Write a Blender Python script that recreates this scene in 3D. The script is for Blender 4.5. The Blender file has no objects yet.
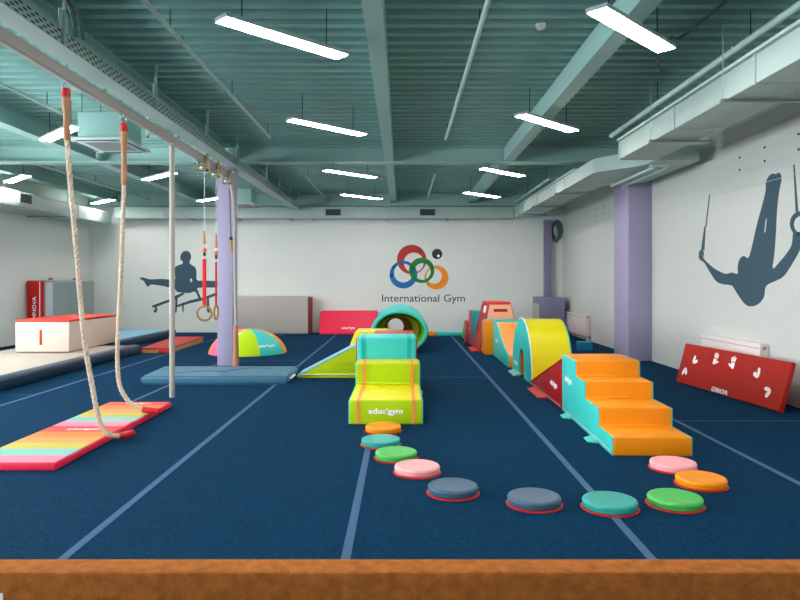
import bpy, bmesh, math, random
from mathutils import Vector, Matrix
random.seed(5)
PI = math.pi
scene = bpy.context.scene
COL = scene.collection
CX, CY, F, H = 402.0, 281.0, 665.0, 1.6     # principal point, focal length (px), eye height (m)

def px_y(px, py, d):            # a point of the photo at depth d
    return Vector(((px-CX)*d/F, d, H-(py-CY)*d/F))

# ------------------------------------------------------------------ materials
def lin(h):
    h = h.lstrip('#'); c = [int(h[i:i+2], 16)/255 for i in (0, 2, 4)]
    return tuple(((x/12.92) if x <= .04045 else ((x+.055)/1.055)**2.4) for x in c) + (1,)
MATS = {}
def mat(name, color, rough=.6, metal=0, spec=.4, bump=0, bscale=40, var=0, vscale=3, coat=0, emit=0):
    m = bpy.data.materials.new(name); m.use_nodes = True
    nt = m.node_tree; b = nt.nodes['Principled BSDF']
    c = lin(color) if isinstance(color, str) else color
    b.inputs['Base Color'].default_value = c
    b.inputs['Roughness'].default_value = rough
    b.inputs['Metallic'].default_value = metal
    b.inputs['Specular IOR Level'].default_value = spec
    if coat: b.inputs['Coat Weight'].default_value = coat
    if emit:
        b.inputs['Emission Color'].default_value = c
        b.inputs['Emission Strength'].default_value = emit
    if bump or var:
        tc = nt.nodes.new('ShaderNodeTexCoord')
    if var:
        n = nt.nodes.new('ShaderNodeTexNoise'); n.inputs['Scale'].default_value = vscale; n.inputs['Detail'].default_value = 5
        nt.links.new(tc.outputs['Object'], n.inputs['Vector'])
        r = nt.nodes.new('ShaderNodeValToRGB')
        r.color_ramp.elements[0].position = .3; r.color_ramp.elements[1].position = .7
        r.color_ramp.elements[0].color = tuple(x*(1-var) for x in c[:3])+(1,)
        r.color_ramp.elements[1].color = tuple(min(1, x*(1+var)) for x in c[:3])+(1,)
        nt.links.new(n.outputs['Fac'], r.inputs['Fac']); nt.links.new(r.outputs['Color'], b.inputs['Base Color'])
    if bump:
        n2 = nt.nodes.new('ShaderNodeTexNoise'); n2.inputs['Scale'].default_value = bscale; n2.inputs['Detail'].default_value = 4
        nt.links.new(tc.outputs['Object'], n2.inputs['Vector'])
        bp = nt.nodes.new('ShaderNodeBump'); bp.inputs['Strength'].default_value = bump; bp.inputs['Distance'].default_value = .02
        nt.links.new(n2.outputs['Fac'], bp.inputs['Height']); nt.links.new(bp.outputs['Normal'], b.inputs['Normal'])
    MATS[name] = m; return m
def vinyl(name, c, rough=.42): return mat(name, c, rough, spec=.28, bump=.18, bscale=6)

orange = vinyl('vinyl_orange', '#F08E04'); teal = vinyl('vinyl_teal', '#3CC4BC'); lime = vinyl('vinyl_lime', '#B0D00A')
yellow = vinyl('vinyl_yellow', '#DCD000'); red = vinyl('vinyl_red', '#BC150C'); crimson = vinyl('vinyl_crimson', '#C8283C')
darkred = vinyl('vinyl_dark_red', '#9E141A'); pinkred = vinyl('vinyl_pink_red', '#EE2A50'); peach = vinyl('vinyl_peach', '#F4AE8A')
pink = vinyl('vinyl_pink', '#F8A8AC'); rose = vinyl('vinyl_rose', '#FF6E9A'); green = vinyl('vinyl_green', '#4CB455')
slate = vinyl('vinyl_slate', '#3C5A72'); dteal = vinyl('vinyl_deep_teal', '#12A8A6'); tealgreen = vinyl('vinyl_sea_green', '#2F9F94')
steelblue = vinyl('vinyl_steel_blue', '#3A6E88'); lightblue = vinyl('vinyl_light_blue', '#7DB8D4'); navy = vinyl('vinyl_navy', '#1C3850')
tan = vinyl('vinyl_tan', '#D9A860'); lorange = vinyl('vinyl_light_orange', '#EC9044'); lyellow = vinyl('vinyl_mat_yellow', '#C2B53E')
lcyan = vinyl('vinyl_mat_cyan', '#72BAB4'); lpink = vinyl('vinyl_mat_pink', '#F47C98'); coral = vinyl('vinyl_coral', '#E0392F'); dorange = vinyl('vinyl_deep_orange', '#F27A1C')
grey_canvas = mat('grey_canvas', '#B2ABA4', .8, bump=.2, bscale=12); grey_vinyl = vinyl('vinyl_grey', '#8C9694'); lgrey_vinyl = vinyl('vinyl_pale_grey', '#B8BEC4')
cream_vinyl = mat('cream_canvas', '#D2BFB0', .75, bump=.1); wood_cream = mat('cream_board', '#BFB2A6', .7)
olive = vinyl('vinyl_olive', '#A8961E'); brightgreen = vinyl('vinyl_bright_green', '#5FB82A')
white = mat('white_paint', '#F2F0EE', .5); print_white = mat('white_print', '#F6F0F0', .6)
suede = mat('brown_suede', '#9E5E2A', .95, spec=.1, bump=.5, bscale=90, var=.22, vscale=25)
rope_m = mat('white_rope', '#CFBBA6', .9, bump=.2, bscale=120); leather = mat('tan_leather', '#B27C58', .6, bump=.3, bscale=30)
rope_grey = mat('grey_rope', '#B4AFA4', .9)
red_plastic = mat('red_plastic', '#C8181C', .35); steel = mat('steel', '#9AA0A0', .35, .9); brass = mat('brass', '#A89560', .45, .7)
wire_m = mat('dark_wire', '#1E3434', .6); black = mat('black_paint', '#1C1C1E', .5)
red_web = mat('red_webbing', '#D4140F', .7); wood_ring = mat('birch_wood', '#A87A4C', .5)
orange_web = mat('orange_webbing', '#DE7A30', .7)
deck_m = mat('teal_deck_paint', '#8AB6AF', .55, spec=.3)
beam_m = mat('teal_paint_lit', '#9AC0BA', .5, spec=.35)  # deck's teal paint made lighter, brighter light on the beams put into colour
duct_m = mat('galvanised_duct', '#A6BAB5', .5, spec=.4, var=.05, vscale=2)
pipe_m = mat('pale_pipe_paint', '#B8CFCB', .45); rail_m = mat('rail_paint', '#A8A199', .5)
lilac = mat('lilac_paint', '#A098B6', .6); lilac_d = mat('violet_paint', '#7E7898', .6)
radiator_m = mat('radiator_enamel', '#E8D8D6', .4); mural = mat('mural_slate', '#34505E', .7)
grille_m = mat('dark_grille', '#2A3638', .6); ac_m = mat('ac_plastic', '#C2D2D0', .5)
seam_m = mat('seam_paint', '#B4BAB6', .8); cable_m = mat('grey_cable', '#5A7470', .6)
tape_m = mat('floor_tape', '#446080', .85, spec=.1); seam_floor = mat('carpet_seam', '#3A6488', .9, spec=.1)
alu = mat('lamp_aluminium', '#A9B5B2', .5)
lamp_m = mat('lamp_diffuser', (1, .95, .92, 1), emit=1)
LAMP = 35.0
lamp_m.node_tree.nodes['Principled BSDF'].inputs['Emission Strength'].default_value = LAMP
logo_red = mat('logo_red', '#B8311C', .6); logo_blue = mat('logo_blue', '#0C6CB0', .6)
logo_green = mat('logo_green', '#127A34', .6); logo_orange = mat('logo_orange', '#F08A10', .6); text_m = mat('wall_lettering', '#3A3638', .6)
glass_m = mat('glass', '#FFFFFF', .02)
_n = glass_m.node_tree; _tr = _n.nodes.new('ShaderNodeBsdfTransparent'); _gl = _n.nodes.new('ShaderNodeBsdfGlossy'); _gl.inputs['Roughness'].default_value = .02
_mx = _n.nodes.new('ShaderNodeMixShader'); _mx.inputs[0].default_value = .06
_n.links.new(_tr.outputs[0], _mx.inputs[1]); _n.links.new(_gl.outputs[0], _mx.inputs[2]); _n.links.new(_mx.outputs[0], _n.nodes['Material Output'].inputs['Surface'])

def carpet():
    m = mat('blue_carpet', '#0A3552', .95, spec=.05, bump=.6, bscale=260, var=.3, vscale=55); return m
carpet_m = carpet()
def brick_wall(name, base, axis):
    m = mat(name, base, .75, spec=.25)
    nt = m.node_tree; b = nt.nodes['Principled BSDF']
    tc = nt.nodes.new('ShaderNodeTexCoord'); sx = nt.nodes.new('ShaderNodeSeparateXYZ'); cb = nt.nodes.new('ShaderNodeCombineXYZ')
    nt.links.new(tc.outputs['Object'], sx.inputs[0]); nt.links.new(sx.outputs[axis], cb.inputs['X']); nt.links.new(sx.outputs['Z'], cb.inputs['Y'])
    br = nt.nodes.new('ShaderNodeTexBrick'); br.inputs['Scale'].default_value = 1
    br.inputs['Brick Width'].default_value = .4; br.inputs['Row Height'].default_value = .1; br.inputs['Mortar Size'].default_value = .004
    br.inputs['Mortar Smooth'].default_value = .6
    c = lin(base)
    br.inputs['Color1'].default_value = c; br.inputs['Color2'].default_value = tuple(x*.985 for x in c[:3])+(1,)
    br.inputs['Mortar'].default_value = tuple(x*.93 for x in c[:3])+(1,)
    nt.links.new(cb.outputs[0], br.inputs['Vector']); nt.links.new(br.outputs['Color'], b.inputs['Base Color'])
    bp = nt.nodes.new('ShaderNodeBump'); bp.inputs['Strength'].default_value = .25; bp.inputs['Distance'].default_value = .004; bp.invert = True
    nt.links.new(br.outputs['Fac'], bp.inputs['Height']); nt.links.new(bp.outputs['Normal'], b.inputs['Normal'])
    return m
brick_m = brick_wall('white_brick_paint', '#CBCECA', 'Y')
plaster_m = mat('white_wall_paint', '#DCDFDB', .8, spec=.2, var=.02, vscale=.8)

# ------------------------------------------------------------------ mesh builder
WORLD = {}
class MB:
    def __init__(s): s.bm = bmesh.new(); s.mats = []
    def mi(s, m):
        if m is None: return 0
        if m not in s.mats: s.mats.append(m)
        return s.mats.index(m)
    def take(s, tmp, m, mats=None):
        base = len(s.bm.verts); vs = [s.bm.verts.new(v.co) for v in tmp.verts]
        tmp.verts.index_update(); i = s.mi(m)
        for f in tmp.faces:
            try: nf = s.bm.faces.new([vs[v.index] for v in f.verts])
            except ValueError: continue
            nf.material_index = i if mats is None else s.mi(mats[f.material_index])
        tmp.free()
    def prism(s, poly, axis, a, b, m=None, bevel=0, seg=2, mats=None, facem=None):
        """poly in the two other axes; axis 'x': (y,z), 'y': (x,z), 'z': (x,y). facem: material index per side edge"""
        t = bmesh.new()
        def P(p, k):
            return {'x': (k, p[0], p[1]), 'y': (p[0], k, p[1]), 'z': (p[0], p[1], k)}[axis]
        A = [t.verts.new(P(p, a)) for p in poly]; B = [t.verts.new(P(p, b)) for p in poly]
        n = len(poly)
        t.faces.new(A); t.faces.new(B[::-1])
        for i in range(n):
            f = t.faces.new([A[i], B[i], B[(i+1) % n], A[(i+1) % n]])
            if facem: f.material_index = facem[i]
        bmesh.ops.recalc_face_normals(t, faces=t.faces)
        if bevel: bmesh.ops.bevel(t, geom=t.edges[:], offset=bevel, segments=seg, affect='EDGES', clamp_overlap=True, profile=.5)
        s.take(t, m, mats); return s
    def box(s, x0, x1, y0, y1, z0, z1, m=None, bevel=0, seg=2):
        return s.prism([(x0, y0), (x1, y0), (x1, y1), (x0, y1)], 'z', z0, z1, m, bevel, seg)
    def hull(s, lower, upper, m=None, bevel=0, seg=2):     # two quads of 3-D points
        t = bmesh.new(); A = [t.verts.new(p) for p in lower]; B = [t.verts.new(p) for p in upper]; n = len(A)
        t.faces.new(A); t.faces.new(B[::-1])
        for i in range(n): t.faces.new([A[i], B[i], B[(i+1) % n], A[(i+1) % n]])
        bmesh.ops.recalc_face_normals(t, faces=t.faces)
        if bevel: bmesh.ops.bevel(t, geom=t.edges[:], offset=bevel, segments=seg, affect='EDGES', clamp_overlap=True)
        s.take(t, m); return s
    def tube(s, pts, r, m=None, n=10, lobes=0, pitch=.1, cap=True):
        pts = [Vector(p) for p in pts]; t = bmesh.new(); rings = []
        rad = r if callable(r) else (lambda k: r)
        T0 = (pts[1]-pts[0]).normalized(); U = T0.orthogonal().normalized(); dist = 0
        for k, p in enumerate(pts):
            T = (pts[min(k+1, len(pts)-1)]-pts[max(k-1, 0)]).normalized()
            U = (U - T*U.dot(T)).normalized(); V = T.cross(U)
            if k: dist += (p-pts[k-1]).length
            ring = []
            for j in range(n):
                a = 2*PI*j/n; rr = rad(k/(len(pts)-1))
                if lobes: rr *= .78+.27*abs(math.cos(lobes/2*(a)))
                a2 = a + (2*PI*dist/pitch/lobes if lobes else 0)
                ring.append(t.verts.new(p+(U*math.cos(a2)+V*math.sin(a2))*rr))
            rings.append(ring)
        for k in range(len(rings)-1):
            for j in range(n): t.faces.new([rings[k][j], rings[k][(j+1) % n], rings[k+1][(j+1) % n], rings[k+1][j]])
        if cap: t.faces.new(rings[0][::-1]); t.faces.new(rings[-1])
        bmesh.ops.recalc_face_normals(t, faces=t.faces)
        s.take(t, m); return s
    def lathe(s, prof, c, m=None, n=40, axis='z'):         # prof: (r, h)
        t = bmesh.new(); c = Vector(c); rings = []
        for r, h in prof:
            if r < 1e-6: rings.append([t.verts.new((0, 0, h))]); continue
            rings.append([t.verts.new((r*math.cos(2*PI*j/n), r*math.sin(2*PI*j/n), h)) for j in range(n)])
        for k in range(len(rings)-1):
            a, b = rings[k], rings[k+1]
            for j in range(n):
                q = [a[j % len(a)], a[(j+1) % len(a)], b[(j+1) % len(b)], b[j % len(b)]]
                q = list(dict.fromkeys(q))
                if len(q) > 2: t.faces.new(q)
        R = {'z': Matrix(), 'y': Matrix.Rotation(-PI/2, 4, 'X'), 'x': Matrix.Rotation(PI/2, 4, 'Y')}[axis]
        bmesh.ops.transform(t, matrix=Matrix.Translation(c) @ R, verts=t.verts)
        bmesh.ops.recalc_face_normals(t, faces=t.faces)
        s.take(t, m); return s
    def torus(s, c, R, r, normal='y', m=None, n=36, k=12):
        pts = []; c = Vector(c); t = bmesh.new(); rings = []
        for i in range(n):
            a = 2*PI*i/n; e = {'y': Vector((math.cos(a), 0, math.sin(a))), 'x': Vector((0, math.cos(a), math.sin(a)))}[normal]
            nn = {'y': Vector((0, 1, 0)), 'x': Vector((1, 0, 0))}[normal]
            rings.append([t.verts.new(c+e*(R+r*math.cos(2*PI*j/k))+nn*r*math.sin(2*PI*j/k)) for j in range(k)])
        for i in range(n):
            for j in range(k): t.faces.new([rings[i][j], rings[i][(j+1) % k], rings[(i+1) % n][(j+1) % k], rings[(i+1) % n][j]])
        bmesh.ops.recalc_face_normals(t, faces=t.faces); s.take(t, m); return s
    def ell(s, c, rad, m=None, u=20, v=12):
        t = bmesh.new(); bmesh.ops.create_uvsphere(t, u_segments=u, v_segments=v, radius=1)
        bmesh.ops.transform(t, matrix=Matrix.Translation(c) @ Matrix.Diagonal((*rad, 1)), verts=t.verts); s.take(t, m); return s
    def plate(s, loops, O, U, V, N, th, m=None):           # flat decal: list of 2-D polygons extruded by th along N
        O, U, V, N = map(Vector, (O, U, V, N))
        for lp in loops:
            t = bmesh.new()
            A = [t.verts.new(O+U*p[0]+V*p[1]) for p in lp]; B = [t.verts.new(O+U*p[0]+V*p[1]+N*th) for p in lp]
            t.faces.new(A); t.faces.new(B[::-1]); n = len(lp)
            for i in range(n): t.faces.new([A[i], B[i], B[(i+1) % n], A[(i+1) % n]])
            bmesh.ops.recalc_face_normals(t, faces=t.faces); s.take(t, m)
        return s
    def build(s, name, m=None, parent=None, angle=40):
        bmesh.ops.remove_doubles(s.bm, verts=s.bm.verts, dist=1e-6)
        xs = [v.co for v in s.bm.verts]
        lo = Vector([min(c[i] for c in xs) for i in range(3)]); hi = Vector([max(c[i] for c in xs) for i in range(3)])
        o = Vector(((lo.x+hi.x)/2, (lo.y+hi.y)/2, lo.z))
        bmesh.ops.translate(s.bm, vec=-o, verts=s.bm.verts)
        me = bpy.data.meshes.new(name); s.bm.to_mesh(me); s.bm.free()
        if s.mats:
            for q in s.mats: me.materials.append(q)
        else: me.materials.append(m)
        for p in me.polygons: p.use_smooth = True
        me.set_sharp_from_angle(angle=math.radians(angle))
        ob = bpy.data.objects.new(name, me); COL.objects.link(ob)
        if parent: ob.parent = parent; ob.location = o-WORLD[parent.name]
        else: ob.location = o
        WORLD[ob.name] = o; return ob

def tag(o, label=None, cat=None, group=None, kind=None):
    if label: o['label'] = label
    if cat: o['category'] = cat
    if group: o['group'] = group
    if kind: o['kind'] = kind
    return o
def thing(name, loc, label, cat, group=None):
    e = bpy.data.objects.new(name, None); e.empty_display_size = .1; COL.objects.link(e); e.location = loc
    WORLD[e.name] = Vector(loc); return tag(e, label, cat, group)
def struct(o): o['kind'] = 'structure'; return o
def copy_tree(o, parent=None):
    c = o.copy(); COL.objects.link(c)
    if parent: c.parent = parent
    for ch in list(o.children): copy_tree(ch, c)
    return c

def lettering(name, s, m, parent, O, U, V, width, height, th=.003, bold=0, italic=0):
    """text as raised flat letters: O lower-left corner, U along the line, V up"""
    cu = bpy.data.curves.new('t', 'FONT'); cu.body = s; cu.size = 1; cu.extrude = 0; cu.offset = bold; cu.resolution_u = 3; cu.shear = italic
    ob = bpy.data.objects.new('t', cu); COL.objects.link(ob); bpy.context.view_layer.update()
    me = bpy.data.meshes.new_from_object(ob.evaluated_get(bpy.context.evaluated_depsgraph_get()))
    bpy.data.objects.remove(ob); bpy.data.curves.remove(cu)
    x = [v.co.x for v in me.vertices]; y = [v.co.y for v in me.vertices]
    x0, x1, y0, y1 = min(x), max(x), min(y), max(y)
    O, U, V = Vector(O), Vector(U).normalized(), Vector(V).normalized(); N = U.cross(V)
    b = MB(); t = bmesh.new(); t.from_mesh(me); bpy.data.meshes.remove(me)
    for v in t.verts:
        p = v.co.copy(); v.co = O+U*((p.x-x0)/(x1-x0)*width)+V*((p.y-y0)/(y1-y0)*height)+N*.0005
    r = bmesh.ops.extrude_face_region(t, geom=t.faces[:]); vv = [g for g in r['geom'] if isinstance(g, bmesh.types.BMVert)]
    bmesh.ops.translate(t, vec=N*th, verts=vv); bmesh.ops.recalc_face_normals(t, faces=t.faces)
    b.take(t, m); return b.build(name, m, parent)

def smooth_path(pts, n=60):                                # Catmull-Rom
    pts = [Vector(p) for p in pts]; P = [pts[0]*2-pts[1]]+pts+[pts[-1]*2-pts[-2]]; out = []
    segs = len(pts)-1
    for i in range(n+1):
        u = i/n*segs; k = min(int(u), segs-1); t = u-k; a, b, c, d = P[k:k+4]
        out.append(.5*((2*b)+(c-a)*t+(2*a-5*b+4*c-d)*t*t+(3*b-a-3*c+d)*t**3))
    return out

# ------------------------------------------------------------------ the room
XL, XR, YN, YF, ZD = -9.7, 5.0, -4.5, 20.7, 4.3
floor = struct(MB().box(XL-.2, XR+.2, YN-.2, YF+.2, -.1, 0).build('floor', carpet_m))
def tape(x0, y0, x1, y1, w, m, name='tape_line'):
    d = Vector((x1-x0, y1-y0, 0)); n = Vector((-d.y, d.x, 0)).normalized()*w/2
    a, b = Vector((x0, y0, 0)), Vector((x1, y1, 0))
    q = [a+n, a-n, b-n, b+n]
    MB().hull([p+Vector((0, 0, .0002)) for p in q], [p+Vector((0, 0, .0022)) for p in q]).build(name, m, floor)
for x in (-7.0, -5.15, -3.58, -1.954, -.325, 1.438, 3.136): tape(x, YN+.1, x, YF-.1, .055, tape_m)
for x0, x1, y in ((-.3, 1.41, 11.03), (3.16, 4.95, 7.6), (-7.0, -5.18, 9.35), (-3.55, -1.98, 13.3), (-1.93, -.35, 13.3), (3.16, 4.95, 13.9)):
    tape(x0, y, x1, y, .018, seam_floor, 'carpet_seam')
wall_right = struct(MB().box(XR, XR+.15, YN, YF+.15, 0, ZD+.06).build('wall_right', brick_m))
WIN = [(-3.4, -1.0), (-.2, 2.2), (3.0, 5.4), (6.2, 8.6), (9.4, 11.8)]; WZ0, WZ1 = .9, 3.1
mb = MB().box(XL-.15, XL, YN, YF+.15, 0, WZ0).box(XL-.15, XL, YN, YF+.15, WZ1, ZD+.06)
yy = YN
for a, b in WIN+[(YF+.15, 0)]: mb.box(XL-.15, XL, yy, a, WZ0, WZ1); yy = b
wall_left = struct(mb.build('wall_left', plaster_m))
for k, (a, b) in enumerate(WIN):
    wf = MB()
    for q in ((a, a+.06, WZ0, WZ1), (b-.06, b, WZ0, WZ1), (a+.06, b-.06, WZ0, WZ0+.06), (a+.06, b-.06, WZ1-.06, WZ1), ((a+b)/2-.03, (a+b)/2+.03, WZ0+.06, WZ1-.06)): wf.box(XL-.12, XL-.05, *q)
    wo = struct(wf.build('window_%d' % (k+1), white))
    MB().box(XL-.09, XL-.086, a+.06, b-.06, WZ0+.06, WZ1-.06).build('pane', glass_m, wo)
    MB().box(XL-.05, XL+.12, a-.05, b+.05, WZ0-.035, WZ0-.002).build('window_sill', white, wo)
    pl = bpy.data.lights.new('daylight_portal', 'AREA'); pl.shape = 'RECTANGLE'; pl.size = WZ1-WZ0; pl.size_y = b-a; pl.cycles.is_portal = True
    po = bpy.data.objects.new('daylight_portal', pl); COL.objects.link(po); po.location = (XL-.14, (a+b)/2, (WZ0+WZ1)/2); po.rotation_euler = (0, -PI/2, 0)
wall_far = struct(MB().box(XL, XR, YF, YF+.15, 0, ZD+.06).build('wall_far', plaster_m))
wall_near = struct(MB().box(XL-.15, XR+.15, YN-.15, YN, 0, ZD+.06).build('wall_near', plaster_m))
MB().box(XR-.004, XR, 2, YF, 2.955, 2.962).build('seam', seam_m, wall_right)
for y, z in ((9.82, 2.2), (9.82, 2.0)): pass
def wall_bolt(px, py):
    Y = 5.0*F/(px-CX); z = H-(py-CY)*Y/F
    MB().lathe([(0, -.012), (.016, -.012), (.016, 0), (0, 0)], (XR, Y, z), n=10, axis='x').build('bolt', wire_m, wall_right)
for p in ((740, 157.5), (740, 170), (765, 147.5), (765, 161), (799, 134), (799, 149.5), (596, 209.5), (604, 206), (596, 216.5), (604.5, 213.5)): wall_bolt(*p)
# corrugated steel deck, ribs across the room
prof = []; y = YN
while y < YF+.1:
    prof += [(y, ZD), (y+.1, ZD), (y+.112, ZD+.12), (y+.238, ZD+.12)]; y += .25
prof = prof+[(prof[-1][0], ZD+.18), (YN, ZD+.18)]
ceiling = struct(MB().prism(prof, 'x', XL-.15, XR+.15).build('ceiling', deck_m, angle=20))

def ibeam(x0, x1, y0, y1, z0, z1, along):
    t, w = .022, .035
    if along == 'y':
        c = (x0+x1)/2
        return MB().prism([(x0, z0), (x1, z0), (x1, z0+t), (c+w, z0+t), (c+w, z1-t), (x1, z1-t), (x1, z1), (x0, z1), (x0, z1-t), (c-w, z1-t), (c-w, z0+t), (x0, z0+t)], 'y', y0, y1)
    c = (y0+y1)/2
    return MB().prism([(y0, z0), (y1, z0), (y1, z0+t), (c+w, z0+t), (c+w, z1-t), (y1, z1-t), (y1, z1), (y0, z1), (y0, z1-t), (c-w, z1-t), (c-w, z0+t), (y0, z0+t)], 'x', x0, x1)
for k, (a, b, boxy) in enumerate(((-8.9, -8.66, 0), (-6.27, -6.05, 0), (-3.72, -3.43, 0), (-.35, -.17, 1), (2.04, 2.23, 1))):
    for y0, y1 in ((YN, 13.3), (13.6, YF-.28)):
        z0 = 4.0
        mb = MB().prism([(a, z0), (b, z0), (b, ZD), (a+.02, ZD), (a+.02, ZD-.03), (a, ZD-.03)], 'y', y0, y1) if boxy else ibeam(a, b, y0, y1, z0, ZD, 'y')
        tag(mb.build('roof_beam', beam_m), kind='structure')
tag(ibeam(XL, XR, 13.3, 13.6, 3.98, ZD, 'x').build('roof_beam', beam_m), kind='structure')
tag(ibeam(XL, XR, YF-.28, YF-.02, 3.9, ZD, 'x').build('roof_beam', beam_m), kind='structure')
tag(MB().box(-3.485, -3.195, 12.55, 12.92, 0, 3.735, bevel=.006).box(-3.485, -3.335, 12.6, 12.88, 3.73, 4.02).build('column', lilac), kind='structure')
tag(MB().box(4.53, 5.0, 13.3, 14.2, 0, ZD, bevel=.006).build('column', lilac), kind='structure')

# ------------------------------------------------------------------ pipes, ducts and cables under the roof
def pipe(x, z, y0, y1, r, label, hang=2.4, drops=()):
    t = thing('sprinkler_pipe', (x, y0, z), label, 'pipe', 'sprinkler pipes under the deck')
    MB().tube([(x, y0, z), (x, y1, z)], r).build('pipe', pipe_m, t)
    y = y0+.3
    while y < y1:
        MB().tube([(x, y, z+r*.5), (x, y, ZD)], .006, n=6).build('hanger_rod', wire_m, t)
        MB().lathe([(0, 0), (.02, .0), (.026, .03), (.01, .05), (0, .05)], (x, y+.35, z+r*.6), n=10).build('sprinkler_head', brass, t)
        y += hang
pipe(-2.3, 4.1, 1.5, 11.6, .024, 'long thin pipe left of the largest hanging lamp, nearer bay')
pipe(-2.3, 4.1, 15.9, 20.6, .024, 'thin pipe left of centre under the deck beyond the cross beam')
pipe(.77, 4.1, 1.5, 11.7, .026, 'long thin white pipe under the deck just right of centre, nearer bay')
pipe(.77, 4.1, 15.6, 20.6, .026, 'short white pipe end in the far bay right of centre, above the emblem')
pipe(3.46, 4.0, 1.5, 11.0, .038, 'thick white pipe running above the right-hand air duct, nearest stretch')
pipe(3.46, 4.0, 15.6, 20.4, .03, 'white pipe over the far end of the right-hand air duct')
pipe(-5.07, 4.1, 2, 10.1, .025, 'thin pipe under the bright left bay beside the nearer rope')
pipe(-7.8, 4.1, 14.2, 20.5, .03, 'thin pipe in the far left bay behind the ropes')

def duct_rings(t, x0, x1, ys, z0, z1, along='y'):
    for v in ys:
        g = .012
        if along == 'y': MB().box(x0-g, x1+g, v-.02, v+.02, z0-g, z1+g).build('flange', duct_m, t)
        else: MB().box(v-.02, v+.02, x0-g, x1+g, z0-g, z1+g).build('flange', duct_m, t)
t = thing('air_duct', (3.7, 4, 3.5), 'large rectangular air duct along the right wall nearest the viewer, blunt end at the column', 'air duct')
MB().box(3.4, 4.0, .5, 10.4, 3.5, 3.78, bevel=.008).build('duct_body', duct_m, t)
duct_rings(t, 3.4, 4.0, (3.9, 6.4, 8.3, 10.38), 3.5, 3.78)
MB().box(3.36, 3.41, .5, 10.4, 3.785, 3.815).build('top_rail', pipe_m, t)
for y in (4.6, 6.9, 8.9):
    MB().box(3.3, 4.14, y-.02, y+.02, 3.455, 3.487).build('support_bar', steel, t)
    for x in (3.33, 4.1): MB().tube([(x, y, 3.47), (x, y, ZD)], .005, n=6).build('hanger_rod', beam_m, t)
t = thing('air_duct', (3.7, 15, 3.5), 'rectangular air duct with a curved bend to the wall, running past the right column', 'air duct')
plan = [(3.4, 20.1), (3.4, 11.9)]
for k in range(1, 9):
    a = k/8; plan.append((3.4+.62*(3*a*a-2*a**3), 11.9-1.0*a))
plan += [(4.02, 10.6), (4.74, 10.6), (4.74, 13.0)]
plan += [(4.5, 13.2), (4.2, 13.27), (4.0, 13.6), (4.0, 20.1)]
MB().prism(plan, 'z', 3.52, 3.77).build('duct_body', duct_m, t)
duct_rings(t, 3.4, 4.0, (13.9, 15.2, 16.6, 18.4, 19.7), 3.52, 3.77)
MB().box(3.36, 3.41, 13, 20.1, 3.775, 3.805).build('top_rail', pipe_m, t)
for y in (14.4, 16.9, 19.0):
    MB().box(3.3, 4.14, y-.02, y+.02, 3.475, 3.508).build('support_bar', steel, t)
    for x in (3.33, 4.1): MB().tube([(x, y, 3.49), (x, y, ZD)], .005, n=6).build('hanger_rod', beam_m, t)
for x in (4.1, 4.32): MB().box(x, x+.05, 10.9, 13.1, 3.44, 3.475).build('support_bar', pipe_m, t)
for x in (4.12, 4.34): MB().tube([(x, 11.2, 3.46), (x, 11.2, ZD)], .007, n=6).build('hanger_rod', wire_m, t)
for y in (10.95, 13.05): MB().box(4.08, 4.39, y-.02, y+.02, 3.476, 3.519).build('support_bar', pipe_m, t)
t = thing('air_duct', (-2.8, 20.3, 3.5), 'long pale air duct across the far wall above the emblem', 'air duct')
MB().box(-8.7, 3.38, 20.12, 20.62, 3.5, 3.85, bevel=.008).build('duct_body', duct_m, t)
duct_rings(t, 20.12, 20.62, (-7.2, -4.6, -3.1, -.9, .78, 2.4), 3.5, 3.85, 'x')
for x in (-6.4, -5, -3.4, -2.7, -.5, 1.4):
    MB().box(x-.02, x+.02, 19.95, 20.66, 3.455, 3.487).build('support_bar', steel, t)
    MB().tube([(x, 20.0, 3.47), (x, 20.0, ZD)], .005, n=6).build('hanger_rod', beam_m, t)
for x in (-2.08, .77):
    g = MB().box(x-.28, x+.28, 20.09, 20.118, 3.53, 3.82, bevel=.004).build('grille', duct_m, t)
    mb = MB().box(x-.225, x+.225, 20.082, 20.09, 3.58, 3.77)
    for k in range(6): mb.box(x-.225, x+.225, 20.076, 20.082, 3.59+k*.03, 3.602+k*.03)
    mb.build('slat_face', grille_m, g)
t = thing('air_duct', (-9.2, 15, 3.3), 'pale air duct along the left wall with one dark grille', 'air duct')
MB().box(-9.69, -8.76, 6, 20.05, 3.3, 3.66, bevel=.03, seg=3).build('duct_body', duct_m, t)
duct_rings(t, -9.67, -8.76, (13.6, 15.8, 18), 3.3, 3.66)
for y in (14.5, 17.2):
    MB().box(-9.69, -8.65, y-.02, y+.02, 3.25, 3.285).build('support_bar', steel, t)
    MB().tube([(-8.68, y, 3.27), (-8.68, y, ZD)], .005, n=6).build('hanger_rod', beam_m, t)
g = MB().box(-8.757, -8.735, 15.15, 15.75, 3.38, 3.64, bevel=.004).build('grille', duct_m, t)
MB().box(-8.734, -8.728, 15.22, 15.68, 3.41, 3.61).build('slat_face', grille_m, g)

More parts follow.
